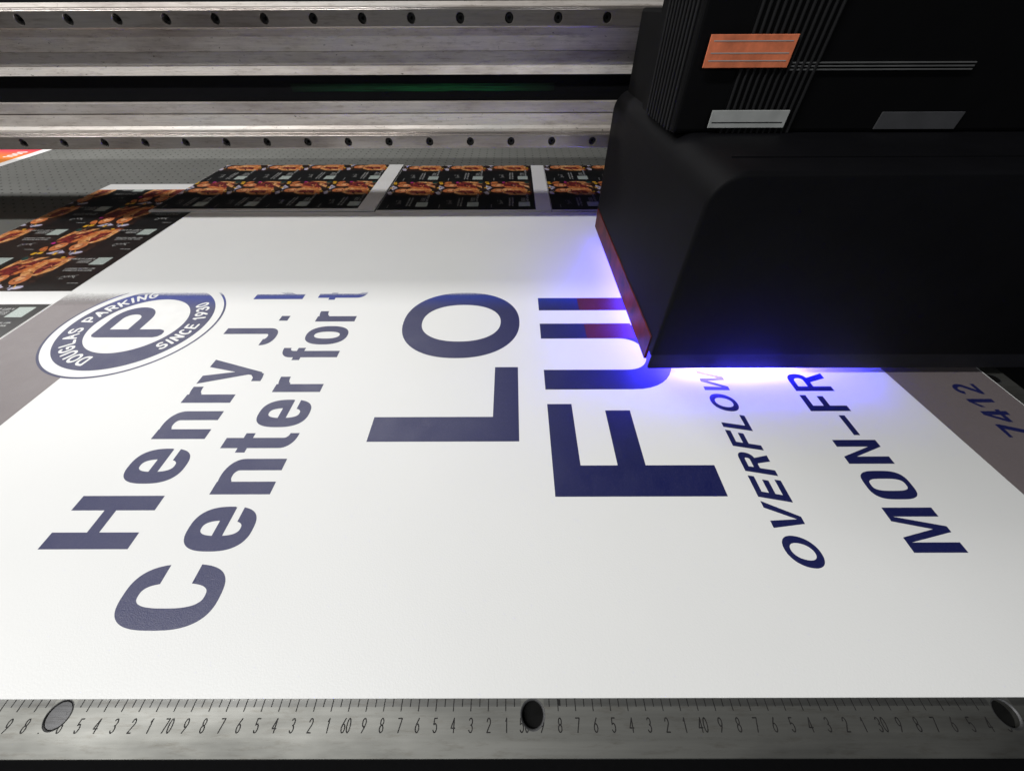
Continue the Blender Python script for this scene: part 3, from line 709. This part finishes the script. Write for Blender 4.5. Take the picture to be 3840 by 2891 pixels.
def rail(zc, x_first, n, label):
    root_parts = []
    hw = 0.70
    vs, fs = [], []
    # front face with counterbored holes
    K = 24; R_ = 0.51; F = 63.7
    xs = [x_first + 6 * i for i in range(n)]
    def quad(a, b, c, d): 
        i = len(vs); vs.extend([a, b, c, d]); fs.append((i, i + 1, i + 2, i + 3))
    for i, x in enumerate(xs):
        quad((x - 3, F, zc - hw), (x - hw, F, zc - hw), (x - hw, F, zc + hw), (x - 3, F, zc + hw))
        quad((x + hw, F, zc - hw), (x + 3, F, zc - hw), (x + 3, F, zc + hw), (x + hw, F, zc + hw))
        i0 = len(vs)
        for k in range(K):
            t = 2 * PI * k / K; c, s = math.cos(t), math.sin(t); m = hw / max(abs(c), abs(s))
            vs += [(x + R_ * c, F + 0.05, zc + R_ * s), (x + m * c, F, zc + m * s), (x + R_ * c, F + .95, zc + R_ * s), (x + (R_ + .035) * c, F, zc + (R_ + .035) * s)]
        for k in range(K):
            a = i0 + 4 * k; b = i0 + 4 * ((k + 1) % K)
            fs += [(a + 1, a + 3, b + 3, b + 1), (a + 3, a, b, b + 3), (a, a + 2, b + 2, b)]
        # corners of the square around the bore
    xa, xb = xs[0] - 3, xs[-1] + 3
    side = [(63.7 + .14 * (1 - math.cos(t * PI / 12)), hw + .14 * math.sin(t * PI / 12)) for t in range(7)]
    side += [(64.15, .85), (64.35, .74), (64.6, .70), (64.85, .76), (64.95, .80)] + [(65.07 - .12 * math.cos(t * PI / 12), .84 + .12 * math.sin(t * PI / 12)) for t in range(7)] + [(65.72, .96)]
    for sg in (1, -1):
        for (ya, a), (yb, b) in zip(side, side[1:]):
            quad((xa, ya, zc + sg * a), (xb, ya, zc + sg * a), (xb, yb, zc + sg * b), (xa, yb, zc + sg * b))
    me = mesh_cm('guide_rail', vs, fs)
    bm = bmesh.new(); bm.from_mesh(me); bmesh.ops.remove_doubles(bm, verts=bm.verts, dist=1e-6); bmesh.ops.recalc_face_normals(bm, faces=bm.faces); bm.to_mesh(me); bm.free()
    for p in me.polygons: p.use_smooth = True
    me.set_sharp_from_angle(angle=math.radians(32))
    o = link('guide_rail', me, M['rail'], beam); o['label'] = label
    # bolt: socket head cap
    bv, bf = [], []
    for k in range(20):
        t = 2 * PI * k / 20
        bv += [(.43 * math.cos(t), .95, .43 * math.sin(t)), (.43 * math.cos(t), .36, .43 * math.sin(t)), (.39 * math.cos(t), .32, .39 * math.sin(t))]
    for k in range(20):
        a = 3 * k; b = 3 * ((k + 1) % 20); bf += [(a, a + 1, b + 1, b), (a + 1, a + 2, b + 2, b + 1)]
    j = len(bv)
    for k in range(20):
        t = 2 * PI * k / 20; m = .22 * math.cos(PI / 6) / math.cos(((t + PI / 6) % (PI / 3)) - PI / 6)
        bv += [(m * math.cos(t), .32, m * math.sin(t)), (m * math.cos(t), .62, m * math.sin(t))]
    for k in range(20):
        a = j + 2 * k; b = j + 2 * ((k + 1) % 20); bf += [(3 * k + 2, a, b, 3 * ((k + 1) % 20) + 2), (a, a + 1, b + 1, b)]
    bv += [(.52 * math.cos(2 * PI * k / 20), .94, .52 * math.sin(2 * PI * k / 20)) for k in range(20)]
    bf.append(tuple(range(len(bv) - 20, len(bv))))
    bme = mesh_cm('bolt', bv, bf)
    for x in xs:
        link('bolt', bme, M['bolt'], o, (x * CM, F * CM, zc * CM))
rail(26.64, -60.255 - 6 * 12, 30, 'upper guide rail')
rail(13.72, -72.099 - 6 * 10, 32, 'lower guide rail')

# ================================================================== PRINT CARRIAGE
car = empty('print_carriage', 'black print carriage with glowing blue ultraviolet lamp riding over the white sign', 'printer carriage', (0, 0, 0))
CX0, CX1, CY0, CY1 = 14.1, 67.0, 28.15, 63.0
R_ = 2.4
sec = [(CX0, 3.0)] + [(CX0 + R_ - R_ * math.cos(t * PI / 24), 19.9 - R_ + R_ * math.sin(t * PI / 24)) for t in range(13)] + [(CX1, 19.9), (CX1, 3.0)]
me = prism(sec, CY0, CY1, 'y', 'lower_cover')
bm = bmesh.new(); bm.from_mesh(me)
ed = [e for e in bm.edges if all(abs(v.co.y - CY0 * CM) < 1e-6 for v in e.verts)]
bmesh.ops.bevel(bm, geom=ed, offset=0.35 * CM, segments=4, affect='EDGES', profile=0.5); bm.to_mesh(me); bm.free()
for p in me.polygons: p.use_smooth = True
cover = link('lower_cover', me, M['black'], car)
cover.data.set_sharp_from_angle(angle=math.radians(35))
link('front_skirt', box(CX0 + .1, CY0 + .05, 1.25, CX1 - .1, CY0 + .45, 3.6, 0.12), M['skirt'], car)
link('base_plate', box(34.5, CY0 + .5, 1.25, CX1 - .2, CY1, 2.95, 0.05), M['matt'], car)
sh = link('uv_shield', box(CX0 - .12, CY0 + 1.2, 1.7, CX0 + .18, CY1 - .5, 4.6, 0.05), M['shield'], car)
uv = link('uv_lamp', box(15.6, CY0 + 3.5, 2.6, 20.0, CY1 - 5, 2.95, 0.02), M['uv'], car)
link('uv_lamp', box(19.8, CY0 + .8, 2.6, 29.5, CY0 + 16, 2.95, 0.02), M['uv_front'], car)
uv['label'] = 'glowing blue ultraviolet lamp under the carriage'
link('seam_trim', box(16.5, CY0 + 3.4, 19.88, CX1, CY0 + 3.6, 20.0, 0.03), M['black'], car)
TY = 39.0
link('tower', box(CX0 + .1, TY, 19.85, CX1, TY + 11, 40, 0.35, 3), M['matt'], car)
link('orange_sticker', box(15.2, TY - .45, 24.35, 21.9, TY - .32, 26.3, 0.03), M['orange_lab'], car)
for z in (24.75, 25.2, 25.9): link('sticker_line', box(15.5, TY - .47, z, 21.6, TY - .44, z + .06), M['white_lab'], car)
link('white_sticker', box(17.1, TY - .45, 20.35, 23.7, TY - .32, 21.6, 0.03), M['white_lab'], car)
link('sticker_line', box(17.3, TY - .47, 20.72, 23.4, TY - .44, 20.78), M['matt'], car)
link('grey_sticker', box(31.9, TY - .15, 20.15, 39.0, TY - .02, 21.4, 0.03), M['grey_lab'], car)
for z in (24.15, 24.36, 24.57): link('silver_trim', box(22.3, TY - .2, z, 37.0, TY - .02, z + .1, 0.02), M['silver'], car)
rb = link('ribbon_backing', box(18.2, TY - .12, 19.95, 24.6, TY - .02, 39.5), M['matt'], car)
cyl = prism([(0.13 * math.cos(2 * PI * k / 10), 0.13 * math.sin(2 * PI * k / 10)) for k in range(10)], 19.95, 39.5, 'z', 'cable', True)
for k in range(12): link('cable', cyl, M['cable'], car, ((18.45 + k * .535) * CM, (TY - .17) * CM, 0))
for k in range(9): link('cable', cyl, M['cable'], car, ((CX0 + .02) * CM, (TY + 1.0 + k * 0.9) * CM, 0))
# bearing blocks on the rails
for x in (20, 45):
    link('bearing_block', box(x, 62.6, 25.0, x + 8, 65.4, 28.3, 0.15), M['matt'], car)
    link('bearing_block', box(x, 62.9, 12.2, x + 8, 65.2, 15.3, 0.15), M['matt'], car)
link('back_plate', box(15.5, 50.2, 16, CX1 - 1, 62.5, 27.5, 0.3), M['matt'], car)
